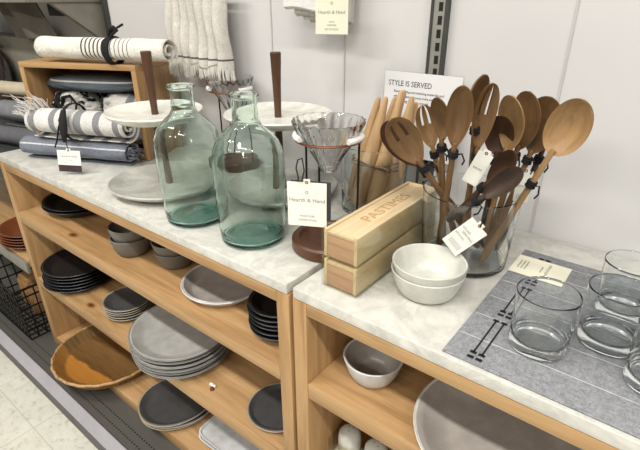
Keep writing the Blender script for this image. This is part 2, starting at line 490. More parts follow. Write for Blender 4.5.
BLK = [M['c_black'], M['c_black'], M['c_black']]
DRK = [M['c_dark'], M['c_dark'], M['c_dark_rim']]
MID = [M['c_mid'], M['c_mid'], M['c_mid']]
GRY = [M['c_grey_side'], M['c_grey'], M['c_grey_side']]
WHT = [M['c_white'], M['c_white'], M['c_white']]
# left cabinet, upper shelf
stack('serving_dish', lab('wide black dish at the left end of the upper shelf, %s'), 'dish', -1.575, .668, S1+.001, .122, .026, BLK, 2, .0095, 'wide black dishes on the upper shelf', curve=1.3, foot=.72, wob=wobble(.02,.5))
stack('cereal_bowl', lab('small dark grey bowl, %s of the left pair on the upper shelf'), 'bowl', -1.150, .597, S1+.001, .057, .052, MID, 2, .031, 'left pair of grey bowls', curve=2.2, foot=.62)
stack('cereal_bowl', lab('small dark grey bowl, %s of the pair beside the pale plate'), 'bowl', -.998, .630, S1+.001, .055, .046, MID, 2, .027, 'right pair of grey bowls', curve=2.2, foot=.62)
dish('serving_plate', 'grey rimmed plate lying alone on the upper shelf before the black bowls', 'plate', -.803, .628, S1+.001, .103, .022, [M['c_pale'], M['c_taupe'], M['c_pale']], curve=1.2, foot=.78, wob=wobble(.02, .4), th=.005)
stack('small_bowl', lab('black bowl, %s in the tall black stack by the middle post'), 'bowl', -.580, .592, S1+.001, .066, .024, BLK, 6, .0115, 'black bowls by the middle post', curve=1.4, foot=.6)
# left cabinet, middle shelf
stack('dinner_plate', lab('black plate, %s in the stack on the middle shelf'), 'plate', -1.575, .602, S2+.001, .1165, .018, BLK, 6, .0115, 'black plates on the middle shelf', jit=.005, curve=1.3, foot=.75, wob=wobble(.012, .5))
stack('side_plate', lab('charcoal tan-rimmed plate, %s in the small middle-shelf stack'), 'plate', -1.262, .603, S2+.001, .0735, .013, DRK, 5, .0085, 'charcoal plates between the stacks', jit=.0015, curve=1.4, foot=.65)
stack('dinner_plate', lab('light grey plate, %s in the large overhanging stack'), 'plate', -.972, .597, S2+.001, .140, .021, GRY, 6, .0115, 'light grey plates on the middle shelf', jit=.006, curve=1.4, foot=.72, wob=wobble(.022, .9))
stack('side_plate', lab('dark plate at the back of the middle shelf, %s of its pair'), 'plate', -.715, .768, S2+.001, .10, .016, DRK, 2, .009, 'dark plates at the back of the middle shelf', curve=1.4, foot=.65)
dish('side_plate', 'single flat charcoal plate lying by the right end of the middle shelf', 'plate', -.606, .600, S2+.001, .0775, .010, DRK, curve=1.2, foot=.82)
# white plastic clip
t = thing('plastic_clip', 'tiny white and dark plastic clip lying on the middle shelf', 'clip', (-.793, .548, S2))
link_mesh('clip_body', tube(NB(), [(-.009, 0, .004), (-.004, .004, .004), (.002, .001, .004), (.009, .004, .004)], .004, 8), M['white_glaze'], t)
link_mesh('clip_foot', lathe(NB(), [(0, 0), (.006, 0), (.006, .003), (.003, .008), (0, .008)], 12, .007, -.006), M['c_brown'], t)
# bottom board: oval platters and square plates
stack('oval_platter', lab('charcoal platter with tan rim, %s under the light grey plates'), 'platter', -1.052, .590, B3+.001, .112, .012, DRK, 3, .008, 'charcoal platters on the bottom board', jit=.002, curve=1.2, foot=.8, wob=wobble(.06, -1.4, 2, .02, 3))
def square_plate_bm(s, h):
    b = NB(); N = 48
    def sq(rad, z, mi):
        return [(b.verts.new((rad*math.copysign(abs(math.cos(a))**.28, math.cos(a)), rad*math.copysign(abs(math.sin(a))**.28, math.sin(a)), z))) for a in [2*PI*(i+.5)/N for i in range(N)]]
    R_ = [sq(s*.86, 0, 0), sq(s*.97, h*.5, 0), sq(s, h, 0), sq(s*.965, h, 0), sq(s*.93, h*.55, 0), sq(s*.86, h*.42, 0)]
    for A, B in zip(R_, R_[1:]):
        for i in range(N): b.faces.new((A[i], A[(i+1) % N], B[(i+1) % N], B[i]))
    b.faces.new(R_[0][::-1]); b.faces.new(R_[-1]); return b
for i in range(2):
    o = link_mesh('square_plate', square_plate_bm(.100, .014), [M['c_pale']])
    o.location = (-.812+.004*i, .646, B3+.001+.0155*i); o.rotation_euler = (0, 0, .03-.03*i)
    tag(o, 'pale square plate on the bottom board, %s of the pair' % ('lower', 'upper')[i], 'plate', 'square plates on the bottom board')
# round wooden tray
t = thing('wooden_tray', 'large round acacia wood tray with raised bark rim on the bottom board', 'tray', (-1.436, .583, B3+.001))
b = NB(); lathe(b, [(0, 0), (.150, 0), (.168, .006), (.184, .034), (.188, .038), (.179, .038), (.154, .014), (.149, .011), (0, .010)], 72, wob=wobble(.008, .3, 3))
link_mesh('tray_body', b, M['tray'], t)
b = NB()
pts = [((.1845+.0015*math.sin(i*1.9))*(1+.008*math.cos(3*2*PI*i/72+.3))*math.cos(2*PI*i/72), (.1845+.0015*math.sin(i*1.9))*(1+.008*math.cos(3*2*PI*i/72+.3))*math.sin(2*PI*i/72), .0375) for i in range(72)]
tube(b, pts, .0045, 8, closed=True)
link_mesh('bark_rim', b, M['tray_rim'], t)
# right cabinet
dish('soup_bowl', 'pale bowl with grey inside on the right cabinet shelf', 'bowl', -.352, .603, R1+.001, .0565, .050, [M['c_pale'], M['c_taupe'], M['c_pale']], curve=2.0, foot=.55, th=.004)
dish('serving_plate', 'very wide taupe plate with pale rim on the right cabinet shelf', 'plate', -.105, .600, R1+.001, .142, .030, [M['c_pale'], M['c_taupe'], M['c_white']], curve=1.5, foot=.6, th=.005)
proto = None
for i, (x, y) in enumerate(((-.397, .600), (-.333, .603))):
    if proto is None:
        proto = t = thing('shaker', 'white ceramic shaker with pierced top nearer the left panel of the lower shelf', 'shaker', (x, y, S2+.003), 0, 'white shakers in the lower right shelf')
        link_mesh('shaker_body', lathe(NB(), [(0, 0), (.022, 0), (.0245, .004), (.0255, .05), (.0235, .068), (.017, .076), (.008, .079), (0, .0795)], 32), M['c_white'], t)
        b = NB()
        for q in ((.004, .006), (-.004, .003), (.001, -.007)): lathe(b, [(0, .0795), (.0012, .0797), (0, .0799)], 8, *q)
        for v in b.verts: v.co.z += .0004
        link_mesh('shaker_hole', b, M['slot_black'], t)
    else: dup(proto, (x, y, S2+.003), .7, 'white ceramic shaker with pierced top on the right, partly cut by the shelf edge')
t = thing('shaker_tray', 'open clear tray with pale front around the white shakers', 'tray', (-.365, .60, S2))
b = NB(); box(b, -.066, .066, -.032, .032, .0003, .002); link_mesh('tray_base', b, M['paper'], t, False)
b = NB(); box(b, -.066, -.0645, -.032, .032, .002, .062); box(b, .0645, .066, -.032, .032, .002, .062); box(b, -.0645, .0645, -.033, -.0315, .002, .062)
link_mesh('tray_wall', b, M['acrylic'], t, False)

# ------------------------------------------------------------------ on the right counter
# bowls
stack('white_bowl', lab('white handmade bowl on the right counter, %s of the pair'), 'bowl', -.279, .641, CT+.001, .0605, .0445, WHT, 2, .0150, 'white bowls on the counter', jit=.001, curve=2.3, foot=.6, wob=wobble(.012, .4), th=.0035)

# wine boxes in acrylic
BX0, BX1, BY0, BY1 = -.4285, -.3625, .551, .832
def crate_box(label, z, top):
    t = thing('wooden_box', label, 'box', ((BX0+BX1)/2, BY0, z), 0, 'stacked long wooden boxes')
    w = (BX1-BX0)/2; L = BY1-BY0; h = .050
    for s in (-1, 1):
        b = NB(); box(b, *((-w, -w+.006) if s < 0 else (w-.006, w)), 0, L, 0, h, .0006); link_mesh('side_wall', b, M['pine_y'], t)
    b = NB(); box(b, -w+.006, w-.006, .001, .007, 0, h-.008, .0005); link_mesh('end_wall', b, M['pine_end'], t)
    b = NB(); box(b, -w+.006, w-.006, L-.007, L, 0, h, .0005); link_mesh('end_wall', b, M['pine_y'], t)
    b = NB(); box(b, -w+.006, w-.006, .007, L-.007, 0, .005); link_mesh('box_floor', b, M['pine_y'], t)
    b = NB(); box(b, -w+.006, w-.006, 0, L-.007, h-.008, h-.003, .0008); lid = link_mesh('sliding_lid', b, M['pine_y'], t)
    if top:
        tb = text_bm('PASTIMES', .036)
        b = NB(); merge(b, tb, Matrix.Translation((0, L*.52, h-.0029)) @ Matrix.Rotation(PI/2, 4, 'Z') @ Matrix.Scale(.85, 4, (0, 1, 0)))
        link_mesh('lettering', b, M['burn'], lid, False)
    return t
crate_box('lower long pale wooden box on the right counter', CT+.0035, False)
crate_box('upper long pale wooden box with faint lettering on its sliding lid', CT+.0595, True)
for i in range(2):
    t = thing('acrylic_case', ('clear acrylic case around the lower wooden box', 'clear acrylic case around the upper lettered wooden box')[i], 'case', ((BX0+BX1)/2, BY0, CT+.001+.056*i), 0, 'clear acrylic cases')
    w = (BX1-BX0)/2+.0035; L = BY1-BY0; b = NB()
    for (a0, a1, b0, b1) in ((-w, -w+.0015, -.003, L+.003), (w-.0015, w, -.003, L+.003), (-w+.0015, w-.0015, -.003, -.0015), (-w+.0015, w-.0015, L+.0015, L+.003)):
        box(b, a0, a1, b0, b1, .0022, .0545)
    link_mesh('case_wall', b, M['acrylic'], t, False)
    b = NB(); box(b, -w, w, -.003, L+.003, 0, .0018); link_mesh('case_floor', b, M['acrylic'], t, False)

# placemat
t = thing('placemat', 'grey woven placemat with black stitched arrows on the right counter', 'placemat', (-.192, .517, CT))
def mat_mat():
    m, nt, b = base_mat('heather_grey_weave', (136, 138, 144), .95, spec=.1)
    f = tex_noise(nt, coords(nt), 300, 4, .8); g = tex_noise(nt, coords(nt, (1, 1, 1)), 120, 3, .7)
    c = ramp(nt, f, [(.35, (104, 105, 108)), (.55, (138, 139, 142)), (.7, (168, 169, 172))])
    c = mixc(nt, .4, c, ramp(nt, g, [(.35, (108, 109, 112)), (.65, (162, 163, 165))]))
    nt.links.new(c, b.inputs['Base Color']); bump(nt, b, f, .5, .001); return m
b = NB(); box(b, 0, .47, 0, .376, .0003, .003, .0012); link_mesh('mat_cloth', b, mat_mat(), t)
b = NB()
for y in (.055, .115, .175, .235, .295, .345): box(b, .004, .466, y, y+.0009, .0029, .0034)
link_mesh('white_stitching', b, M['c_pale'], t, False)
b = NB()
def arrow(x, y0, y1):
    box(b, x-.0012, x+.0012, y0, y1, .0029, .0038)
    for y in (y0, y1, y0-.011):
        vs = [b.verts.new(p) for p in ((x-.0045, y-.003, .0038), (x+.0045, y-.003, .0038), (x+.0045, y+.003, .0038), (x-.0045, y+.003, .0038))]; b.faces.new(vs)
for x in (.037, .049):
    for y0, y1 in ((.022, .112), (.142, .232), (.262, .352)): arrow(x, y0, y1)
link_mesh('black_arrows', b, M['slot_black'], t, False)
# card on the placemat
t = thing('product_card', 'cream product card lying on the grey placemat behind the front tumbler', 'card', (-.146, .826, CT+.0042), 0)
b = NB(); box(b, -.046, .046, -.036, .036, 0, .0006); link_mesh('card', b, M['cream_paper'], t, False)
b = NB()
for k, (s, y, sz) in enumerate((('Hearth & Hand', .0, .0085), ('with Magnolia', .0, .004))):
    merge(b, text_bm(s, sz, .0001), Matrix.Translation((.012-.01*k, 0, .0008)) @ Matrix.Rotation(PI/2, 4, 'Z'))
for k, x in enumerate((-.036, -.030, -.024)): merge(b, text_bm('cotton placemat', .005, .0001), Matrix.Translation((x, 0, .0008)) @ Matrix.Rotation(PI/2, 4, 'Z'))
link_mesh('lettering', b, M['ink'], t, False)

# tumblers
def tumbler_prof():
    return [(0, .002), (.026, .0015), (.034, 0), (.0375, .003), (.0388, .010), (.0385, .03), (.0395, .06), (.0407, .0893), (.0401, .0901), (.0395, .0893), (.0384, .06), (.0374, .03), (.0370, .022), (.0350, .0185), (.030, .0155), (.018, .0145), (0, .0142)]
GL = (('front clear glass tumbler standing on the placemat arrows', -.090, .6065), ('clear glass tumbler in the middle of the placemat, behind the one at the edge', -.014, .676),
      ('rearmost clear glass tumbler on the placemat near the wall', -.010, .768), ('clear glass tumbler cut off by the right edge of the photo', .053, .620))
proto = None
for l, x, y in GL:
    if proto is None:
        proto = link_mesh('tumbler', lathe(NB(), dense(tumbler_prof()), 96), M['glass_clear']); proto.location = (x, y, CT+.0044)
        tag(proto, l, 'glass', 'clear tumblers on the placemat')
    else: dup(proto, (x, y, CT+.0044), .3, l)

# ------------------------------------------------------------------ glass jars with utensils
def glass_jar(label, x, y, r0, r1, h):
    t = thing('glass_jar', label, 'jar', (x, y, CT+.0005))
    lathe_p = [(0, 0), (r0-.004, 0), (r0, .004), (r0+(r1-r0)*.5, h*.5), (r1, h-.001), (r1-.0012, h), (r1-.0026, h-.001), (r0+(r1-r0)*.5-.003, h*.5), (r0-.004, .012), (r0-.012, .008), (0, .008)]
    link_mesh('jar_wall', lathe(NB(), dense(lathe_p), 96), M['glass_clear'], t)
    return t
glass_jar('large clear glass jar holding the wooden salad servers', -.277, .787, .078, .086, .142)
glass_jar('clear glass jar behind the wooden boxes, holding pale rolling pins', -.545, .888, .073, .076, .158)

def head_bm(L, W, depth, kind='spoon', th=.004):
    """grid solid; along +Z from 0..L; concave side faces -Y"""
    b = NB(); NU, NV = 30, 18
    def uu(s): return (1-math.cos(PI*s))/2
    def w(u):
        e = 2*math.sqrt(max(0, u*(1-u)))*(1 if kind == 'round' else 1+.22*(u-.5))
        if kind != 'round' and u < .5: e = e**1.35
        return W*max(e, .16 if u < .5 else .04)
    def inc(i, j):
        if kind != 'fork': return True
        u = uu((i+.5)/NU)
        return not (u > .52 and (j in (5, 6) or j in (11, 12)))
    def inc2(i, j):
        if kind == 'slot':
            u = uu((i+.5)/NU)
            return not (.5 < u < .86 and j in (5, 6, 11, 12))
        return inc(i, j)
    T, Bt = {}, {}
    for i in range(NU+1):
        u = uu(i/NU)
        for j in range(NV+1):
            v = -1+2*j/NV; x = w(u)*v
            y = depth*(1-v*v)*math.sin(PI*min(1, u*1.02))**.8 - .012*u*u
            T[i, j] = b.verts.new((x, y, L*u)); Bt[i, j] = b.verts.new((x*.985, y+th*(1-.5*abs(v)**3), L*u))
    cells = {(i, j) for i in range(NU) for j in range(NV) if inc2(i, j)}
    for (i, j) in cells:
        b.faces.new((T[i, j], T[i, j+1], T[i+1, j+1], T[i+1, j]))
        b.faces.new((Bt[i, j], Bt[i+1, j], Bt[i+1, j+1], Bt[i, j+1]))
        for di, dj, e in ((-1, 0, ((i, j), (i, j+1))), (1, 0, ((i+1, j+1), (i+1, j))), (0, -1, ((i+1, j), (i, j))), (0, 1, ((i, j+1), (i+1, j+1)))):
            if (i+di, j+dj) not in cells:
                a, c = e; b.faces.new((T[a], T[c], Bt[c], Bt[a]))
    for v in [v for v in b.verts if not v.link_faces]: b.verts.remove(v)
    bmesh.ops.remove_doubles(b, verts=b.verts[:], dist=.00002)
    return b

def utensil(name, label, P0, P1, L, W, mat, face, kind='spoon', depth=.012, tie=.0, group='wooden salad servers in the glass jar', hr=.0056):
    P0, P1 = Vector(P0), Vector(P1); d = (P1-P0); D = d.length; d.normalize()
    n = Vector(face); n = (n-n.dot(d)*d).normalized()      # concave side looks along n
    X = d.cross(-n)*-1; X = (-n).cross(d)
    rot = Matrix((X, -n, d)).transposed().to_quaternion()
    t = thing(name, label, 'spatula' if False else ('fork' if kind in ('fork', 'slot') else 'spoon'), P0, 0, group)
    t.rotation_mode = 'QUATERNION'; t.rotation_quaternion = rot
    H = D-L*.5
    b = NB(); pts = []; rr = []
    for k in range(13):
        u = k/12; pts.append((0, .0015*math.sin(u*PI), H*u*1.02+.004*u)); rr.append(hr*(1.18-.36*u) if u < .97 else hr*.7)
    rr[0] = hr*.8
    tube(b, pts, rr, 12, flat=.85); link_mesh('handle', b, mat, t)
    h = head_bm(L, W, depth, kind)
    bb = NB(); merge(bb, h, Matrix.Translation((0, 0, H))); link_mesh('fork_head' if kind in ('fork', 'slot') else 'spoon_bowl', bb, mat, t)
    if tie is not None:
        H0 = H; H = H-tie
        b = NB()
        for k in range(4): tube(b, circle_pts(hr*1.2+.0006*(k % 2), 16, H-.006-.0032*k), .0016, 6, closed=True)
        tube(b, [(hr*1.3, -.003, H-.01), (hr*2.4, -.006, H-.005), (hr*3.4, -.006, H-.018), (hr*3.0, -.004, H-.028)], .0014, 6)
        link_mesh('black_tie', b, M['cord'], t)
    return t
CAM = Vector((0, 0, 1.35))
def tocam(p, dx=0, dz=0):
    v = (CAM-Vector(p)).normalized(); v = Matrix.Rotation(dx, 3, 'Z') @ v; v.z += dz; return v
U = [
 ('A1', 'dark wooden spoon leaning far left out of the jar, behind the slotted one', (-.247, .832, .913), (-.383, .714, 1.123), .108, .026, 'acacia_dark', .3, 'spoon'),
 ('A2', 'brown slotted wooden fork leaning left out of the jar above the boxes', (-.262, .822, .913), (-.360, .680, 1.139), .105, .026, 'acacia', .1, 'slot'),
 ('B', 'light wooden fork leaning left behind the dark leaning pair', (-.300, .812, .913), (-.357, .75, 1.150), .085, .018, 'acacia_light', 0, 'fork'),
 ('C', 'tall brown spoon with long oval bowl, upright at the front centre of the jar', (-.322, .775, .913), (-.279, .690, 1.188), .114, .0195, 'acacia', 0, 'spoon'),
 ('D', 'narrow spoon half hidden behind the left edge of the tall oval spoon', (-.325, .800, .913), (-.322, .725, 1.172), .085, .017, 'acacia', .5, 'spoon'),
 ('E', 'spoon standing highest, just behind the tall oval spoon', (-.283, .817, .913), (-.277, .750, 1.205), .085, .019, 'acacia', -.7, 'spoon'),
 ('F', 'three-tined brown fork right of the tall oval spoon', (-.285, .784, .913), (-.264, .755, 1.178), .115, .019, 'acacia', -.4, 'fork'),
 ('G', 'dark round-bowled spoon right of the brown fork', (-.262, .842, .913), (-.246, .790, 1.145), .078, .0235, 'acacia_dark', .1, 'round'),
 ('H1', 'leftmost pale-rimmed spoon of the three nested right of the fork', (-.255, .829, .913), (-.228, .785, 1.166), .098, .031, 'acacia_light', .75, 'spoon'),
 ('H2', 'middle spoon of the three nested right of the fork', (-.243, .812, .913), (-.211, .800, 1.170), .098, .031, 'acacia', .7, 'spoon'),
 ('H3', 'rightmost spoon of the three nested right of the fork', (-.238, .797, .913), (-.186, .805, 1.165), .096, .031, 'acacia', .45, 'spoon'),
 ('I', 'dark fork showing only its tip behind the big light spoon', (-.228, .835, .913), (-.176, .830, 1.156), .085, .010, 'acacia_dark', 0, 'spoon'),
 ('J', 'largest light brown spoon leaning right over the jar rim', (-.238, .775, .913), (-.142, .770, 1.176), .094, .031, 'acacia_light', .12, 'round'),
 ('K1', 'short dark spoon lying low at the jar rim, behind the grey-brown one', (-.300, .765, .985), (-.216, .735, 1.108), .085, .017, 'acacia_dark', .2, 'spoon'),
 ('K2', 'short grey-brown spoon leaning right, lowest at the jar rim', (-.290, .725, 1.000), (-.202, .705, 1.094), .092, .0165, 'acacia_grey', 0, 'spoon'),
]
for k, l, P0, P1, L, W, m, dx, kind in U:
    utensil('salad_fork' if kind in ('fork', 'slot') else 'wooden_spoon', l, P0, P1, L, W, M[m], tocam(P1, -dx, .15), kind, depth=.016 if k == 'J' else .013, tie=.045 if k == 'J' else 0)

# rolling pins
pins = [((-.596, .876, .911), (-.531, .87, 1.162), .018), ((-.562, .848, .911), (-.510, .865, 1.166), .0185), ((-.523, .850, .911), (-.486, .885, 1.178), .018),
        ((-.556, .888, .911), (-.490, .905, 1.176), .017), ((-.503, .884, .911), (-.458, .880, 1.170), .018), ((-.577, .922, .911), (-.523, .925, 1.155), .0175), ((-.532, .920, .911), (-.456, .897, 1.156), .0175)]
plab = ['leftmost pale wooden rolling pin', 'second pale rolling pin from the left, in front', 'pale rolling pin in the middle, tallest', 'pale rolling pin at the back of the middle', 'pale rolling pin just left of the light fork', 'pale rolling pin at the back left of the jar', 'rightmost pale wooden rolling pin']
for (P0, P1, r), l in zip(pins, plab):
    b = NB(); P0v, P1v = Vector(P0), Vector(P1); D = (P1v-P0v).length
    prof = [(0, 0), (.006, 0), (.009, .004), (r*.85, D*.05), (r, D*.15), (r*1.02, D*.32), (r*.8, D*.58), (r*.5, D*.85), (r*.33, D*.975), (r*.2, D), (0, D+.001)]
    lathe(b, prof, 20)
    o = link_mesh('rolling_pin', b, M['beech']); o.location = P0
    o.rotation_mode = 'QUATERNION'; o.rotation_quaternion = (P1v-P0v).to_track_quat('Z', 'Y')
    tag(o, l+' in the jar behind the boxes', 'rolling pin', 'pale rolling pins in the jar')
b = NB()
for k in range(3):
    tube(b, [(-.533+.062*math.cos(a), .885+.050*math.sin(a), 1.016+.005*k+.004*math.sin(3*a+k)) for a in [2*PI*i/30 for i in range(30)]], .0012, 6, closed=True)
tube(b, [(-.51, .834, 1.018), (-.495, .826, 1.03), (-.475, .83, 1.022), (-.48, .834, 1.012)], .0012, 6)
tag(link_mesh('twine', b, plain('jute_twine', (120, 98, 72), .9)), 'thin brown twine tied around the pale rolling pins', 'twine')

# ------------------------------------------------------------------ tags
def hang_tag(label, centre, w, h, up, normal, lines, mat='paper', loop=None, band=None, name='price_tag', dark_back=False):
    """flat card; up: direction of its top; normal: towards the viewer"""
    up = Vector(up).normalized(); n = Vector(normal); n = (n-n.dot(up)*up).normalized(); X = up.cross(n)
    t = thing(name, label, 'tag', centre, 0); t.rotation_mode = 'QUATERNION'
    t.rotation_quaternion = Matrix((X, up, n)).transposed().to_quaternion()
    b = NB(); box(b, -w/2, w/2, -h/2, h/2, -.0004, .0004)
    box(b, -.006, .006, h/2, h/2+.006, -.0004, .0004)
    link_mesh('card', b, M[mat], t, False)
    if band:
        b = NB(); box(b, -w/2, w/2, -h/2-band, -h/2, -.0004, .0006); link_mesh('printed_band', b, M['maroon'], t, False)
    if dark_back:
        b = NB(); box(b, -w/2+.006, w/2+.007, -h/2+.012, h/2+.002, -.0022, -.0014); link_mesh('backing_card', b, M['ink_dark'], t, False)
    b = NB(); lathe(b, [(.0012, .0006), (.0028, .0006), (.0028, .0009), (.0012, .0009)], 16, 0, h/2, close=True); link_mesh('eyelet', b, M['copper'], t)
    b = NB()
    for s, x, y, sz in lines: merge(b, text_bm(s, sz, .0001), Matrix.Translation((x, y, .0006)))
    if lines: link_mesh('lettering', b, M['ink'], t, False)
    if loop:
        inv = Matrix((X, up, n)); b = NB(); P = [inv @ (Vector(q)-Vector(centre)) for q in loop]
        tube(b, P, .0013, 6); link_mesh('cord', b, M['cord'], t)
    return t
hang_tag('white product tag hanging by a black ribbon from the pour-over stand', (-.492, .584, 1.024), .070, .083, (.0, .0, 1), (.45, -.9, .1),
         [('Hearth & Hand', 0, .008, .0105), ('POUR OVER', 0, -.022, .005), ('COFFEE STAND', 0, -.030, .005), ('o', 0, .024, .012)],
         loop=[(-.505, .575, 1.067), (-.500, .572, 1.075), (-.512, .58, 1.088), (-.525, .60, 1.095), (-.515, .60, 1.100), (-.498, .585, 1.085), (-.495, .575, 1.07)], dark_back=True)
hang_tag('slanted white price tag hanging on a cord at the front of the utensil jar', (-.243, .684, .998), .036, .068, (.62, .06, .72), (.3, -.9, .35),
         [('SALAD', -.006, .012, .006), ('SERVING', .003, .005, .006), ('SPOON', -.006, -.004, .006), ('||||||||', 0, -.02, .012)],
         loop=[(-.218, .68, 1.026), (-.212, .676, 1.044), (-.218, .69, 1.062), (-.222, .70, 1.05), (-.22, .688, 1.028)])
hang_tag('white tag wedged upright behind the short dark spoons', (-.262, .755, 1.092), .026, .06, (.35, .05, .9), (.3, -.9, .3), [('SERVER', 0, .0, .005)])
hang_tag('white tag hanging at the right back of the jar near its rim', (-.196, .800, 1.062), .024, .055, (0, .05, 1), (.2, -.9, .2), [('||||||', 0, -.018, .01), ('SPOON', 0, .0, .005)])

# ------------------------------------------------------------------ wall sign
t = thing('wall_sign', 'clear acrylic sign with black lettering on the wall under the upright', 'sign', (-.481, .962, 1.115))
b = NB(); box(b, -.094, .094, 0, .002, -.10, .091); link_mesh('acrylic_sheet', b, M['acrylic'], t, False)
b = NB(); box(b, -.092, .092, -.0007, 0, -.098, .089); link_mesh('paper_insert', b, plain('translucent_paper', (222, 222, 222), .8, var=.01), t, False)
b = NB()
RX = Matrix.Rotation(PI/2, 4, 'X')
def sgn(s, x, z, sz, sx=1): merge(b, text_bm(s, sz, .0001), Matrix.Translation((x, -.0011, z)) @ RX @ Matrix.Scale(sx, 4, (1, 0, 0)))
sgn('STYLE IS SERVED', -.028, .064, .0165, .88)
sgn('Bowls, mixing and matching materials and', -.006, .047, .0072); sgn('warm, organic textures make each meal', -.008, .0365, .0072); sgn('something to gather around.', -.02, .026, .0072)
link_mesh('lettering', b, M['ink_dark'], t, False)

# ------------------------------------------------------------------ pour-over stands
def coffee_stand(label, x, y, rz, dlabel):
    t = thing('pour_over_stand', label, 'coffee stand', (x, y, CT+.0005), rz, 'pour-over coffee stands')
    link_mesh('wooden_base', lathe(NB(), [(0, 0), (.069, 0), (.0725, .004), (.0725, .022), (.069, .026), (.058, .0265), (.054, .021), (0, .020)], 64), M['walnut_x'], t)
    for a in (3.06, 2.55, .3):
        b = NB(); px, py = .058*math.cos(a), .058*math.sin(a)
        tube(b, [(px, py, .02), (px, py, .12), (px, py, .2195)], .0022, 8); link_mesh('metal_rod', b, M['black_wire'], t)
    b = NB(); tube(b, circle_pts(.0605, 48, .2215), .0024, 8, closed=True); link_mesh('ring', b, M['copper'], t)
    b = NB()
    for a0, a1 in ((2.6, 4.4), (-.35, .5)):
        b = NB(); tube(b, [(.0605*math.cos(a0+(a1-a0)*i/14), .0605*math.sin(a0+(a1-a0)*i/14), .2275) for i in range(15)], .0055, 10)
        link_mesh('white_collar', b, M['white_glaze'], t)
    # dripper cone
    d = thing('glass_dripper', dlabel, 'coffee dripper', (x, y, CT+.161), 0, 'ribbed glass drippers')
    n = 96; b = NB()
    prof = [(.015, 0), (.016, .004), (.022, .018), (.038, .045), (.054, .064), (.0645, .088), (.066, .094), (.0635, .094), (.052, .066), (.036, .046), (.019, .018), (.012, .003)]
    rings = []
    for k, (r, z) in enumerate(prof):
        amp = .05 if 1 < k < 5 else (.02 if k < 8 else 0)
        rings.append([b.verts.new((r*(1+amp*math.cos(20*a+z*110))*math.cos(a), r*(1+amp*math.cos(20*a+z*110))*math.sin(a), z)) for a in [2*PI*i/n for i in range(n)]])
    rings.append(rings[0])
    for A, B in zip(rings, rings[1:]):
        for i in range(n): b.faces.new((A[i], A[(i+1) % n], B[(i+1) % n], B[i]))
    link_mesh('ribbed_cone', b, M['glass_ribbed'], d)
coffee_stand('pour-over stand with round dark wood base beside the wooden boxes', -.509, .668, 0, 'ribbed glass coffee dripper in the stand nearest the rolling pins')
coffee_stand('pour-over stand at the back, seen behind the nearer bottle', -1.035, .905, 0, 'ribbed glass coffee dripper at the back above the bottles')

# ------------------------------------------------------------------ green bottles
def bottle_prof():
    o = [(0, .012), (.026, .010, 1), (.050, .0015, 1), (.058, 0, 1), (.0655, .006, 1), (.068, .03), (.0695, .09), (.0705, .155), (.0700, .172), (.0672, .189), (.0605, .205), (.0495, .2185), (.0375, .229), (.029, .237), (.0248, .246), (.0238, .262), (.0238, .285), (.0268, .2875), (.0285, .291), (.0268, .2945)]
    i = [(.0215, .294), (.0205, .288), (.0208, .250), (.0272, .2345), (.036, .2262), (.048, .2155), (.0585, .2025), (.065, .187), (.0677, .171), (.0682, .155), (.0667, .09), (.065, .03), (.061, .013)]
    i += [(.058, .0095, 1), (.046, .0115, 1), (.028, .020, 1), (0, .023, 1)]
    return o+i
proto = None
for l, x, y in (('tall green-tinted glass bottle on the left, behind the other', -.831, .596), ('tall green-tinted glass bottle on the right, nearer the tag', -.6575, .6054)):
    if proto is None:
        proto = link_mesh('glass_bottle', lathe(NB(), dense(bottle_prof(), .004), 96), [M['glass_green'], M['glass_green_base']]); proto.location = (x, y, CT+.0005)
        tag(proto, l, 'bottle', 'green glass bottles')
    else: dup(proto, (x, y, CT+.0005), .8, l)

# ------------------------------------------------------------------ tiered stands
def tier_stand(label, x, y, ru, rl, rz):
    t = thing('tiered_stand', label, 'cake stand', (x, y, CT+.0005), rz, 'two-tier serving stands')
    w = wobble(.025, .3, 2, .012, 3)
    def plate(r): return [(0, 0), (r*.55, 0), (r*.8, .006), (r*.97, .018), (r, .024), (r*.985, .0275), (r*.93, .024), (r*.7, .017), (0, .015)]
    link_mesh('lower_plate', lathe(NB(), plate(rl), 72, wob=w), M['c_stone'], t)
    link_mesh('lower_post', lathe(NB(), [(0, .015), (.0135, .015), (.0125, .04), (.0095, .12), (.0085, .182), (0, .182)], 20), M['walnut_z'], t)
    b = NB(); lathe(b, [(r, z+.180) for r, z in plate(ru)], 72, wob=wobble(.02, 1.3, 2, .01, 3)); link_mesh('upper_plate', b, M['c_stone_white'], t)
    b = NB(); lathe(b, [(0, .1945), (.0085, .1945), (.0082, .21), (.0098, .27), (.0125, .335), (.0128, .3395), (.011, .3415), (0, .342)], 20); link_mesh('handle', b, M['walnut_z'], t)
    return t
tier_stand('two-tier stone plate stand with walnut post on the left by the towels', -1.040, .662, .119, .140, .2)
tier_stand('two-tier stone plate stand with walnut post behind the right bottle', -.778, .822, .127, .140, 1.0)

# ------------------------------------------------------------------ crate with towels
CR = math.radians(23.5)
CL = .405; CD = .20; CH = .281
t = thing('wooden_crate', 'open-fronted oak crate holding folded towels, at the left end of the counter', 'crate', (-1.652, .612, CT+.0005), CR)
cz = .016
for n_, m_, a in (('side_board', 'oak_z', (0, cz, 0, CD, 0, CH-cz)), ('side_board', 'oak_z', (CL-cz, CL, 0, CD, 0, CH-cz)), ('top_board', 'oak_x', (0, CL, 0, CD, CH-cz, CH)),
                  ('bottom_board', 'oak_x', (cz, CL-cz, 0, CD, 0, cz)), ('back_board', 'oak_x', (cz, CL-cz, CD-.008, CD, cz, CH-cz))):
    b = NB(); box(b, *a, .001); link_mesh(n_, b, M[m_], t)

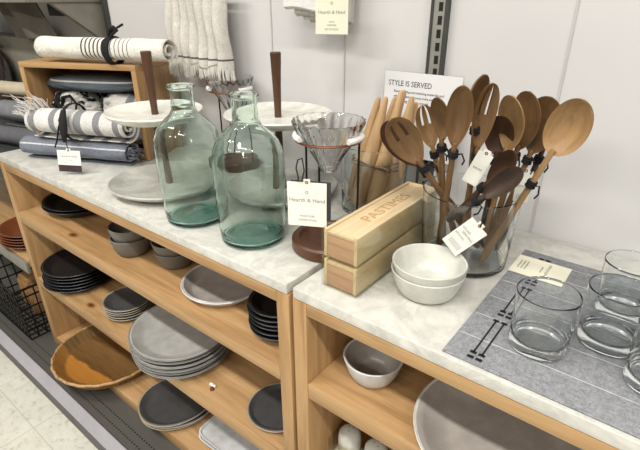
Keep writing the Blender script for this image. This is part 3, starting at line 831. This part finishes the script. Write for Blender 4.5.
def loc_crate(x, y, z):
    c, s = math.cos(CR), math.sin(CR)
    return (-1.652+c*x-s*y, .612+s*x+c*y, z)

def roll_bm(L, r, turns=2.2, seg=84, nx=26, amp=.03, flat=.92, seed=0):
    """rolled cloth along X from 0..L with a spiral end; rests on z=0"""
    b = NB(); th = r*.16; grid = []
    steps = int(seg*turns)
    for i in range(nx+1):
        x = L*i/nx; row = []
        for k in range(steps+1):
            a = 2*PI*k/seg; rr = r*(.22+.78*(k/steps))
            nn = noise.noise(Vector((x*14+seed, math.cos(a)*1.4, math.sin(a)*1.4+seed)))
            rr *= 1+amp*nn*2
            row.append((x+.004*nn*(i in (0, nx)), rr*math.cos(-a-.6), r*flat+rr*flat*math.sin(-a-.6)))
        grid.append([b.verts.new(p) for p in row])
    for i in range(nx):
        for k in range(steps): b.faces.new((grid[i][k], grid[i][k+1], grid[i+1][k+1], grid[i+1][k]))
    return b

def rolled(name, label, L, r, mat, loc, rz, group=None, solid=.0035, seed=0, turns=2.2, amp=.03, flat=.92, cat='towel'):
    b = roll_bm(L, r-.002, turns, seed=seed, amp=amp, flat=flat)
    t = thing(name, label, cat, loc, rz, group)
    o = link_mesh('cloth', b, mat, t)
    md = o.modifiers.new('thick', 'SOLIDIFY'); md.thickness = solid; md.offset = 0
    return t

W_ = (226, 222, 212); NAVY = (42, 46, 62)
# blanket on the crate
def bands(base, cols, spans):
    st = [(0, base)]
    for a, c_, k in spans: st += [(a, k), (c_, base)]
    return st
bl = bands((238, 233, 222), None, [(.165+.014*i, .1695+.014*i, NAVY) for i in range(6)]+[(.266+.014*i, .269+.014*i, NAVY) for i in range(5)])
t = rolled('rolled_blanket', 'cream rolled blanket with navy stripes lying on top of the crate', .44, .041, fabric('cream_blanket', bl, 'X', 0, .6, 200), loc_crate(.078, .030, CT+CH+.0025), CR-.05, seed=3, turns=2.0, amp=.045, cat='blanket')
b = NB()
for k in range(3): tube(b, [(.250+.006*k, .037*math.cos(a), .034+.0365*math.sin(a)) for a in [2*PI*i/24 for i in range(24)]], .0042, 6, closed=True)
tube(b, [(.255, -.01, .075), (.262, -.012, .092), (.28, -.014, .098), (.288, -.012, .09), (.265, -.01, .077)], .0045, 6)
tube(b, [(.255, -.01, .077), (.268, 0, .09), (.296, .006, .104)], .0035, 6)
link_mesh('black_bow', b, M['cord'], t)

# towels inside the crate (folded and crumpled)
def crumple_bm(sx, sy, sz, seed, amp=.35, n=40):
    b = NB(); bmesh.ops.create_icosphere(b, subdivisions=5, radius=1)
    for v in b.verts:
        c = v.co.copy()
        c = Vector([math.copysign(abs(q)**.75, q) for q in c])
        k = 1+amp*.55*noise.noise(c*1.7+Vector((seed, 0, 0)))+amp*.35*abs(noise.noise(c*3.6+Vector((seed, 3, 0))))
        v.co = Vector((c.x*sx*k, c.y*sy*k, c.z*sz*k))
    zmin = min(v.co.z for v in b.verts)
    for v in b.verts: v.co.z -= zmin
    return b
def black_pattern():
    m, nt, b = base_mat('black_and_white_cloth', (220, 218, 210), .95, spec=.1)
    f = tex_noise(nt, coords(nt), 17, 3, .5, 1.5)
    c = ramp(nt, f, [(.40, (34, 33, 35)), (.43, (190, 188, 184)), (.5, (214, 210, 202)), (.64, (214, 210, 202)), (.66, (120, 120, 124))])
    g = tex_noise(nt, coords(nt), 260, 3, .7)
    c = mixc(nt, .6, c, ramp(nt, g, [(.35, (170,)*3), (.7, (255,)*3)]), 'MULTIPLY')
    nt.links.new(c, b.inputs['Base Color']); bump(nt, b, g, .6, .002); return m
BW = black_pattern()
grey_st = fabric('grey_folded_cloth', [(0, (92, 98, 104)), (.036, (190, 188, 180)), (.041, (92, 98, 104)), (.05, (112, 114, 118))], 'Z', -.0, .1, 220)
o = link_mesh('folded_towel', crumple_bm(.170, .072, .027, 5.1, .14), grey_st); o.location = loc_crate(.200, .095, CT+.186); o.rotation_euler = (0, 0, CR)
tag(o, 'dark grey folded towel with a pale stripe, top of the crate', 'towel')
o = link_mesh('crumpled_towel', crumple_bm(.076, .070, .040, 2.3, .42), BW); o.location = loc_crate(.116, .100, CT+.102); o.rotation_euler = (0, 0, CR)
tag(o, 'crumpled black and white patterned towel at the left inside the crate', 'towel')
o = link_mesh('crumpled_towel', crumple_bm(.070, .070, .040, 8.3, .35), fabric('pale_grey_band_cloth', bands((206, 202, 196), None, [(.02+.05*i, .04+.05*i, (140, 142, 150)) for i in range(3)]), 'X', -.06, .16, 260)); o.location = loc_crate(.296, .098, CT+.102); o.rotation_euler = (0, 0, CR+.2)
tag(o, 'pale grey banded towel bunched at the right inside the crate', 'towel')
o = link_mesh('folded_towel', crumple_bm(.170, .078, .038, 12.1, .12), fabric('pale_stripe_folded', bands((200, 196, 190), None, [(.02+.06*i, .045+.06*i, (130, 134, 142)) for i in range(5)]), 'X', -.18, .2, 260)); o.location = loc_crate(.202, .098, CT+.017); o.rotation_euler = (0, 0, CR)
tag(o, 'pale folded towel at the bottom of the crate, behind the rolls', 'towel')
b = NB()
tube(b, [(0, 0, 0), (.018, -.003, -.028), (.03, -.005, -.045), (.036, -.008, -.075), (.05, -.01, -.105)], [.005, .006, .010, .009, .006], 8, flat=.5)
tube(b, [(.02, 0, -.02), (.035, -.004, .008), (.06, -.004, .012), (.075, 0, -.01), (.062, -.002, -.045), (.04, -.006, -.07)], [.005, .009, .010, .006, .005, .004], 8, flat=.5)
tube(b, [(.036, -.006, -.065), (.06, -.004, -.068), (.085, -.002, -.055)], .0045, 8, flat=.5)
o = link_mesh('ribbon', b, M['cord']); o.location = loc_crate(.095, .012, CT+.172); o.rotation_euler = (0, 0, CR)
tag(o, 'wide black ribbon knotted in front of the crumpled towels', 'ribbon')

# rolls in front of the crate
RD = math.radians(26)
st = [(0, (232, 229, 224))]
for a, c_ in ((.012, .035), (.085, .105), (.17, .196), (.235, .258), (.30, .32)): st += [(a, (146, 146, 148)), (c_, (232, 229, 224))]
ux, uy = math.cos(RD), math.sin(RD)
def ribbed_fabric():
    m = fabric('white_grey_stripe_towel', st, 'X', 0, .36, 240)
    nt = m.node_tree; b = nt.nodes['Principled BSDF']
    w = nt.nodes.new('ShaderNodeTexWave'); w.inputs['Scale'].default_value = 40; w.bands_direction = 'X'
    nt.links.new(coords(nt), w.inputs['Vector']); bump(nt, b, w.outputs['Fac'], .5, .002); return m
t = rolled('rolled_towel', 'blue-grey rolled towel with white streaks, lowest, lying on the counter', .375, .045,
           fabric('blue_grey_towel', [(-.04, (126, 131, 142)), (.012, (212, 213, 214)), (.016, (126, 131, 142)), (.048, (212, 213, 214)), (.052, (132, 137, 147))], 'Z', -.05, .07, 200), loc_crate(.004, -.047, CT+.0015), CR, 'rolled towels before the crate', seed=9, amp=.05, flat=.80)
b = NB()
for i in range(26):
    a = 2*PI*i/26; r_ = .008+.018*random.random(); y, z = r_*math.cos(a), .036+r_*math.sin(a)*.8
    tube(b, [(.375, y, z), (.386, y*1.1, z), (.396+random.uniform(-.004, .006), y*1.2+random.uniform(-.006, .006), z+random.uniform(-.006, .002))], .0015, 5)
fr = link_mesh('fringe', b, fabric('grey_fringe', [(0, (120, 124, 134))]), t); fr['kind'] = 'stuff'
t = rolled('rolled_towel', 'white and grey banded rolled towel with fringe, lying on the blue-grey one', .335, .050, ribbed_fabric(),
           loc_crate(.062, -.056, CT+.0735), CR, 'rolled towels before the crate', seed=21, amp=.02, flat=.95)
b = NB()
for i in range(60):
    y = random.uniform(-.03, .035); z = .070+random.uniform(-.02, .022); x = random.uniform(-.0, .06)
    tube(b, [(x*.8, y, z), (x*.9-.015, y-.004, z+.018), (x-.03+random.uniform(-.02, .02), y-.008, z+.024+random.uniform(-.012, .018))], [.0016, .0013, .0008], 5)
fr = link_mesh('fringe', b, fabric('white_fringe', [(0, (226, 220, 214))]), t); fr['kind'] = 'stuff'
b = NB()
tube(b, [(.150, -.0545*math.cos(a), .050+.0535*math.sin(a)) for a in [2*PI*i/24 for i in range(24)]], .006, 8, closed=True, flat=.4)
tube(b, [(.150, -.036, .092), (.158, -.056, .068), (.160, -.064, .035), (.152, -.062, .005)], [.007, .012, .011, .005], 8, flat=.5)
tube(b, [(.148, -.036, .085), (.140, -.058, .045), (.130, -.064, .010), (.118, -.066, -.012)], [.004, .003, .0025, .002], 8)
link_mesh('black_ribbon', b, M['cord'], t)
hang_tag('white tag with dark maroon band, leaning on the blue-grey rolled towel', (-1.348, .566, .949), .064, .042, (-.02, .12, 1), (.62, -.78, .15), [('Hearth & Hand', 0, .004, .0075), ('hand towel', 0, -.006, .004)],
         loop=[(-1.348, .569, .974), (-1.344, .566, .988), (-1.352, .574, 1.002)], band=.019, name='price_tag')

# ------------------------------------------------------------------ hanging towel on the wall
def hanging(name, label, x0, x1, y, z0, z1, mat, folds, amp, flare=0, group=None):
    t = thing(name, label, 'towel', ((x0+x1)/2, y, z1), 0, group)
    cx = (x0+x1)/2; b = NB(); NX, NZ = 110, 40; g = []
    for i in range(NX+1):
        u = i/NX; row = []
        for k in range(NZ+1):
            v = k/NZ; s = 1+flare*(1-v)
            ph = u*folds*2*PI+.8*math.sin(u*5.1)
            yy = amp*math.sin(ph)*(1-.35*v)+.004*math.sin(9*v+u*7)
            xx = (x0+(x1-x0)*u-cx)*s+amp*.45*math.cos(ph)
            zz = z0+(z1-z0)*v-z1+(1-v)*.009*math.sin(ph*.5+1)
            row.append(b.verts.new((xx, yy, zz)))
        g.append(row)
    for i in range(NX):
        for k in range(NZ): b.faces.new((g[i][k], g[i+1][k], g[i+1][k+1], g[i][k+1]))
    o = link_mesh('cloth', b, mat, t); md = o.modifiers.new('thick', 'SOLIDIFY'); md.thickness = .0025; md.offset = 0
    fb = NB(); rnd = random.Random(5)
    for i in range(0, NX+1):
        for q in range(2):
            u = min(1, (i+.5*q)/NX); ph = u*folds*2*PI+.8*math.sin(u*5.1)
            xx = (x0+(x1-x0)*u-cx)*(1+flare)+amp*.45*math.cos(ph); yy = amp*math.sin(ph)
            z = z0-z1+.009*math.sin(ph*.5+1)
            dx = rnd.uniform(-.004, .004)
            tube(fb, [(xx, yy, z+.003), (xx+dx, yy-.002, z-.012), (xx+dx*2, yy-.001, z-.026-rnd.uniform(0, .008))], [.0020, .0022, .0012], 5)
    fr = link_mesh('fringe', fb, M['fringe'], t); fr['kind'] = 'stuff'
    return t
M['fringe'] = fabric('cream_fringe', [(0, (238, 233, 224))])
def hang_fabric():
    m = fabric('cream_gauze', [(-.30, (236, 231, 220)), (-.2045, (112, 108, 110)), (-.199, (236, 231, 220))], 'Z', -.32, 0.12, 300)
    nt = m.node_tree; b = nt.nodes['Principled BSDF']
    v = nt.nodes.new('ShaderNodeTexVoronoi'); v.inputs['Scale'].default_value = 34
    nt.links.new(coords(nt, (1, .25, 1)), v.inputs['Vector'])
    old = b.inputs['Base Color'].links[0].from_socket
    nt.links.new(mixc(nt, .5, old, ramp(nt, v.outputs['Distance'], [(.1, (255,)*3), (.3, (232,)*3)]), 'MULTIPLY'), b.inputs['Base Color']); return m
t = hanging('hanging_towel', 'cream gauze towel with a thin dark stripe and fringe hanging on the wall', -1.300, -1.050, .915, 1.176, 1.398, hang_fabric(), 7.5, .019, .06)
b = NB(); tube(b, [(-.13, .012, -.006), (.13, .012, -.006)], .006, 10); tube(b, [(-.0, .0125, -.006), (0, .07, -.0)], .006, 10)
link_mesh('wall_rail', b, M['steel'], t)

# folded napkins hung on the wall with a tag
t = thing('napkin_set', 'stack of white folded napkins hanging at the top of the wall', 'napkins', (-.705, .905, 1.305))
for k, (xa, xb, z0, dy) in enumerate(((-.112, .03, .014, 0), (-.090, .04, .006, .014), (-.078, .045, -.002, .028), (-.070, .05, -.010, .042))):
    b = NB(); NX = 30; top = []; rows = []
    for i in range(NX+1):
        u = i/NX; x = xa+(xb-xa)*u; z = z0+.003*math.sin(u*6+k*.4)+(.008*(1-u) if k == 0 else 0)
        rows.append([b.verts.new(p) for p in ((x, dy-.007, z+.11), (x, dy-.0085, z+.006), (x, dy, z), (x, dy+.0065, z+.006), (x, dy+.005, z+.11))])
    for A, B in zip(rows, rows[1:]):
        for j in range(4): b.faces.new((A[j], B[j], B[j+1], A[j+1]))
        b.faces.new((A[4], B[4], B[0], A[0]))
    b.faces.new(rows[0][::-1]); b.faces.new(rows[-1])
    link_mesh('napkin', b, fabric('white_napkin_%d' % k, [(0, ((238, 236, 232), (212, 206, 198), (222, 218, 210), (206, 200, 192))[k])]), t)
b = NB(); tube(b, [(-.02, .08, .10), (-.02, .036, .10), (-.02, .034, .115)], .004, 8); link_mesh('wall_hook', b, M['steel'], t)
hang_tag('cream paper tag hanging in front of the white napkins', (-.650, .862, 1.318), .071, .073, (0, 0, 1), (.35, -.93, 0), [('Hearth & Hand', 0, .006, .0095), ('cotton', 0, -.012, .005), ('NAPKINS', 0, -.019, .005), ('SET OF FOUR', 0, -.027, .005), ('o', 0, .024, .012)], 'cream_paper',
         loop=[(-.650, .86, 1.355), (-.655, .87, 1.37), (-.67, .885, 1.375)])

# ------------------------------------------------------------------ neighbouring bay on the left
t = thing('neighbour_cabinet', 'dark open cabinet of the next bay at the far left', 'cabinet', (-2.4, 0, .133))
b = NB(); box(b, -.6, .63, .53, .965, .66, .70, .002); link_mesh('top_board', b, M['dark_metal'], t)
b = NB(); box(b, -.6, .63, .515, .955, .327, .357, .002); link_mesh('wood_shelf', b, M['oak_x'], t)
b = NB(); box(b, -.6, .63, .503, .514, .305, .350, .001); link_mesh('shelf_lip', b, M['grey_metal'], t)
b = NB(); box(b, -.6, .63, .958, .972, .02, .66); link_mesh('back_panel', b, M['dark_metal'], t, False)
stack('brown_plate', lab('brown glazed plate on the neighbouring shelf, %s of the stack'), 'plate', -1.925, .615, .4905, .122, .020, [M['c_brown']]*3, 5, .012, 'brown plates at the far left', curve=1.5, foot=.6)
b = NB(); box(b, -.17, .17, -.06, .06, 0, .19, .012); t = thing('storage_bin', 'navy fabric bin behind the brown plates at the far left', 'bin', (-1.98, .845, .4905))
link_mesh('bin_body', b, fabric('navy_bin', [(0, (38, 42, 54))]), t)
b = NB(); box(b, -.03, .03, -.0625, -.0605, .03, .07); link_mesh('bin_label', b, M['c_taupe'], t, False)
# wire basket
t = thing('wire_basket', 'black wire basket on the dark base deck below the brown plates', 'basket', (-2.02, .60, .1335))
BXs, BYs, BH = .215, .155, .235
def basket():
    b = NB()
    def P(x, y, z): k = .90+.10*z/BH; return (x*BXs*k, y*BYs*k, z)
    for z in (.003, .05, .10, .15, .20, BH):
        tube(b, [P(-1, -1, z), P(1, -1, z), P(1, 1, z), P(-1, 1, z)], .0036 if z < BH else .005, 6, closed=True)
    for i in range(13):
        u = -1+2*i/12
        tube(b, [P(u, -1, BH), P(u, -1, .003), P(u, 1, .003), P(u, 1, BH)], .003, 5)
    for i in range(1, 9):
        u = -1+2*i/9
        tube(b, [P(-1, u, BH), P(-1, u, .003), P(1, u, .003), P(1, u, BH)], .003, 5)
    return b
link_mesh('wire_mesh', basket(), M['black_wire'], t)
for i, (x, y, c_) in enumerate(((-2.10, .60, (150, 112, 66)), (-1.985, .59, (128, 92, 54)))):
    o = link_mesh('woven_mat', lathe(NB(), [(0, 0), (.044, 0), (.05, .01), (.05, .12), (.044, .13), (0, .13)], 24), wood('rattan_%d' % i, c_, tuple(int(k*.6) for k in c_), 'z', .7)); o.location = (x, y, .140)
    tag(o, ('rolled tan mat in the wire basket, left one', 'rolled brown mat in the wire basket, right one')[i], 'mat')
# rolls on the neighbouring counter
rolled('rolled_towel', 'dark blue-grey roll lowest at the left edge of the photo', .40, .048, fabric('slate_cloth', [(0, (104, 104, 108))]), (-2.22, .62, .8345), .25, 'rolls at the far left', seed=2)
rolled('rolled_towel', 'grey rolled blanket at the left edge, under the cream one', .36, .060, fabric('mid_grey_cloth', [(0, (134, 135, 138))]), (-2.24, .735, .8345+.05), .25, 'rolls at the far left', seed=5)
rolled('rolled_towel', 'cream rolled blanket on top at the left edge', .33, .036, fabric('cream_cloth', [(0, (204, 190, 166))]), (-2.24, .745, .8345+.163), .25, 'rolls at the far left', seed=6)
b = NB(); box(b, -.42, .24, 0, .10, 0, .378, .006); o = link_mesh('fabric_box', b, fabric('olive_grey_box', [(0, (132, 128, 114))])); o.location = (-2.35, .87, .8335)
tag(o, 'olive grey box standing against the wall behind the far left rolls', 'box')
o = link_mesh('tote_bag', crumple_bm(.13, .04, .15, 4.4, .2), fabric('dark_bag', [(0, (66, 60, 54))])); o.location = (-2.48, .815, .8345+.04)
tag(o, 'dark slumped bag behind the cream roll at the far left', 'bag')
# shelf above
t = thing('wall_shelf', 'grey metal wall shelf with bracket at the top left', 'shelf', (-2.4, 0, 1.33))
b = NB(); box(b, -.8, .64, .72, .98, .012, .04, .002); link_mesh('shelf_board', b, M['grey_metal'], t)
b = NB(); box(b, .325, .605, .925, .94, -.036, .006, .001); link_mesh('cross_bar', b, M['dark_metal'], t)
b = NB()
v0 = [b.verts.new((.606, y, z)) for y, z in ((.80, .012), (.982, .012), (.982, -.13))]; v1 = [b.verts.new((.632, y, z)) for y, z in ((.80, .012), (.982, .012), (.982, -.13))]
for k in range(3): b.faces.new((v0[k], v0[(k+1) % 3], v1[(k+1) % 3], v1[k]))
b.faces.new(v0[::-1]); b.faces.new(v1); link_mesh('bracket', b, M['grey_metal'], t, False)
b = NB(); box(b, .642, .664, .972, .984, -.45, .6, .001); link_mesh('upright', b, M['dark_metal'], t, False)
# grey cloth hanging from that shelf
b = NB(); g = []
for i in range(25):
    u = i/24; row = []
    for k in range(21):
        v = k/20; row.append(b.verts.new((-.32+.32*u+.07*v, .02*math.sin(u*9)+.02*v, -.125*v+.01*u)))
    g.append(row)
for i in range(24):
    for k in range(20): b.faces.new((g[i][k], g[i+1][k], g[i+1][k+1], g[i][k+1]))
o = link_mesh('hanging_cloth', b, fabric('charcoal_cloth', [(0, (104, 98, 90))])); o.location = (-1.895, .80, 1.341)
md = o.modifiers.new('thick', 'SOLIDIFY'); md.thickness = .006
tag(o, 'dark grey cloth hanging from the wall shelf at top left', 'cloth')

# ------------------------------------------------------------------ light
w = bpy.data.worlds.new('World'); sc.world = w; w.use_nodes = True
wn = w.node_tree; bg = wn.nodes['Background']; bg.inputs[1].default_value = 1
wtc = wn.nodes.new('ShaderNodeTexCoord'); wsp = wn.nodes.new('ShaderNodeSeparateXYZ'); wn.links.new(wtc.outputs['Generated'], wsp.inputs[0])
wr = wn.nodes.new('ShaderNodeValToRGB'); wr.color_ramp.elements[0].position = .0; wr.color_ramp.elements[0].color = (.17, .165, .155, 1)
wr.color_ramp.elements[1].position = .55; wr.color_ramp.elements[1].color = (.54, .53, .51, 1)
wn.links.new(wsp.outputs['Z'], wr.inputs['Fac']); wn.links.new(wr.outputs['Color'], bg.inputs[0])
def area(name, loc, sx, sy, power, tgt=None, col=(1, .97, .92)):
    l = bpy.data.lights.new(name, 'AREA'); l.shape = 'RECTANGLE'; l.size = sx; l.size_y = sy; l.energy = power; l.color = col
    o = bpy.data.objects.new(name, l); COL.objects.link(o); o.location = loc
    if tgt: o.rotation_euler = (Vector(tgt)-Vector(loc)).to_track_quat('-Z', 'Y').to_euler()
    return o
for i, (x, y) in enumerate(((-1.9, -.6), (-.1, -.6), (1.7, -.6), (-1.9, -2.5), (-.1, -2.5), (1.7, -2.5))):
    area('ceiling_light', (x, y, 3.0), 1.2, .14, 45)

# ------------------------------------------------------------------ camera
cam = bpy.data.cameras.new('camera'); co = bpy.data.objects.new('camera', cam); COL.objects.link(co)
yaw, pit, roll, f = .670610615, .446841945, -.00456568646, 472.732369
fw = Vector((-math.sin(yaw)*math.cos(pit), math.cos(yaw)*math.cos(pit), -math.sin(pit)))
rt = Vector((math.cos(yaw), math.sin(yaw), 0)); up = rt.cross(fw)
r2 = math.cos(roll)*rt+math.sin(roll)*up; u2 = r2.cross(fw)
co.matrix_world = Matrix.Translation((0, 0, 1.35)) @ Matrix((r2, u2, -fw)).transposed().to_4x4()
cam.sensor_width = 36; cam.lens = f/640*36; cam.clip_start = .02
sc.camera = co
vs = sc.view_settings; sc.display_settings.display_device = 'sRGB'
vs.view_transform = 'Standard'; vs.look = 'None'; vs.gamma = 1; vs.exposure = -.14; vs.use_curve_mapping = False
sc.cycles.transparent_max_bounces = 24; sc.cycles.max_bounces = 14; sc.cycles.transmission_bounces = 12
sc.cycles.caustics_refractive = True; sc.cycles.caustics_reflective = False
sc.cycles.sample_clamp_indirect = 4
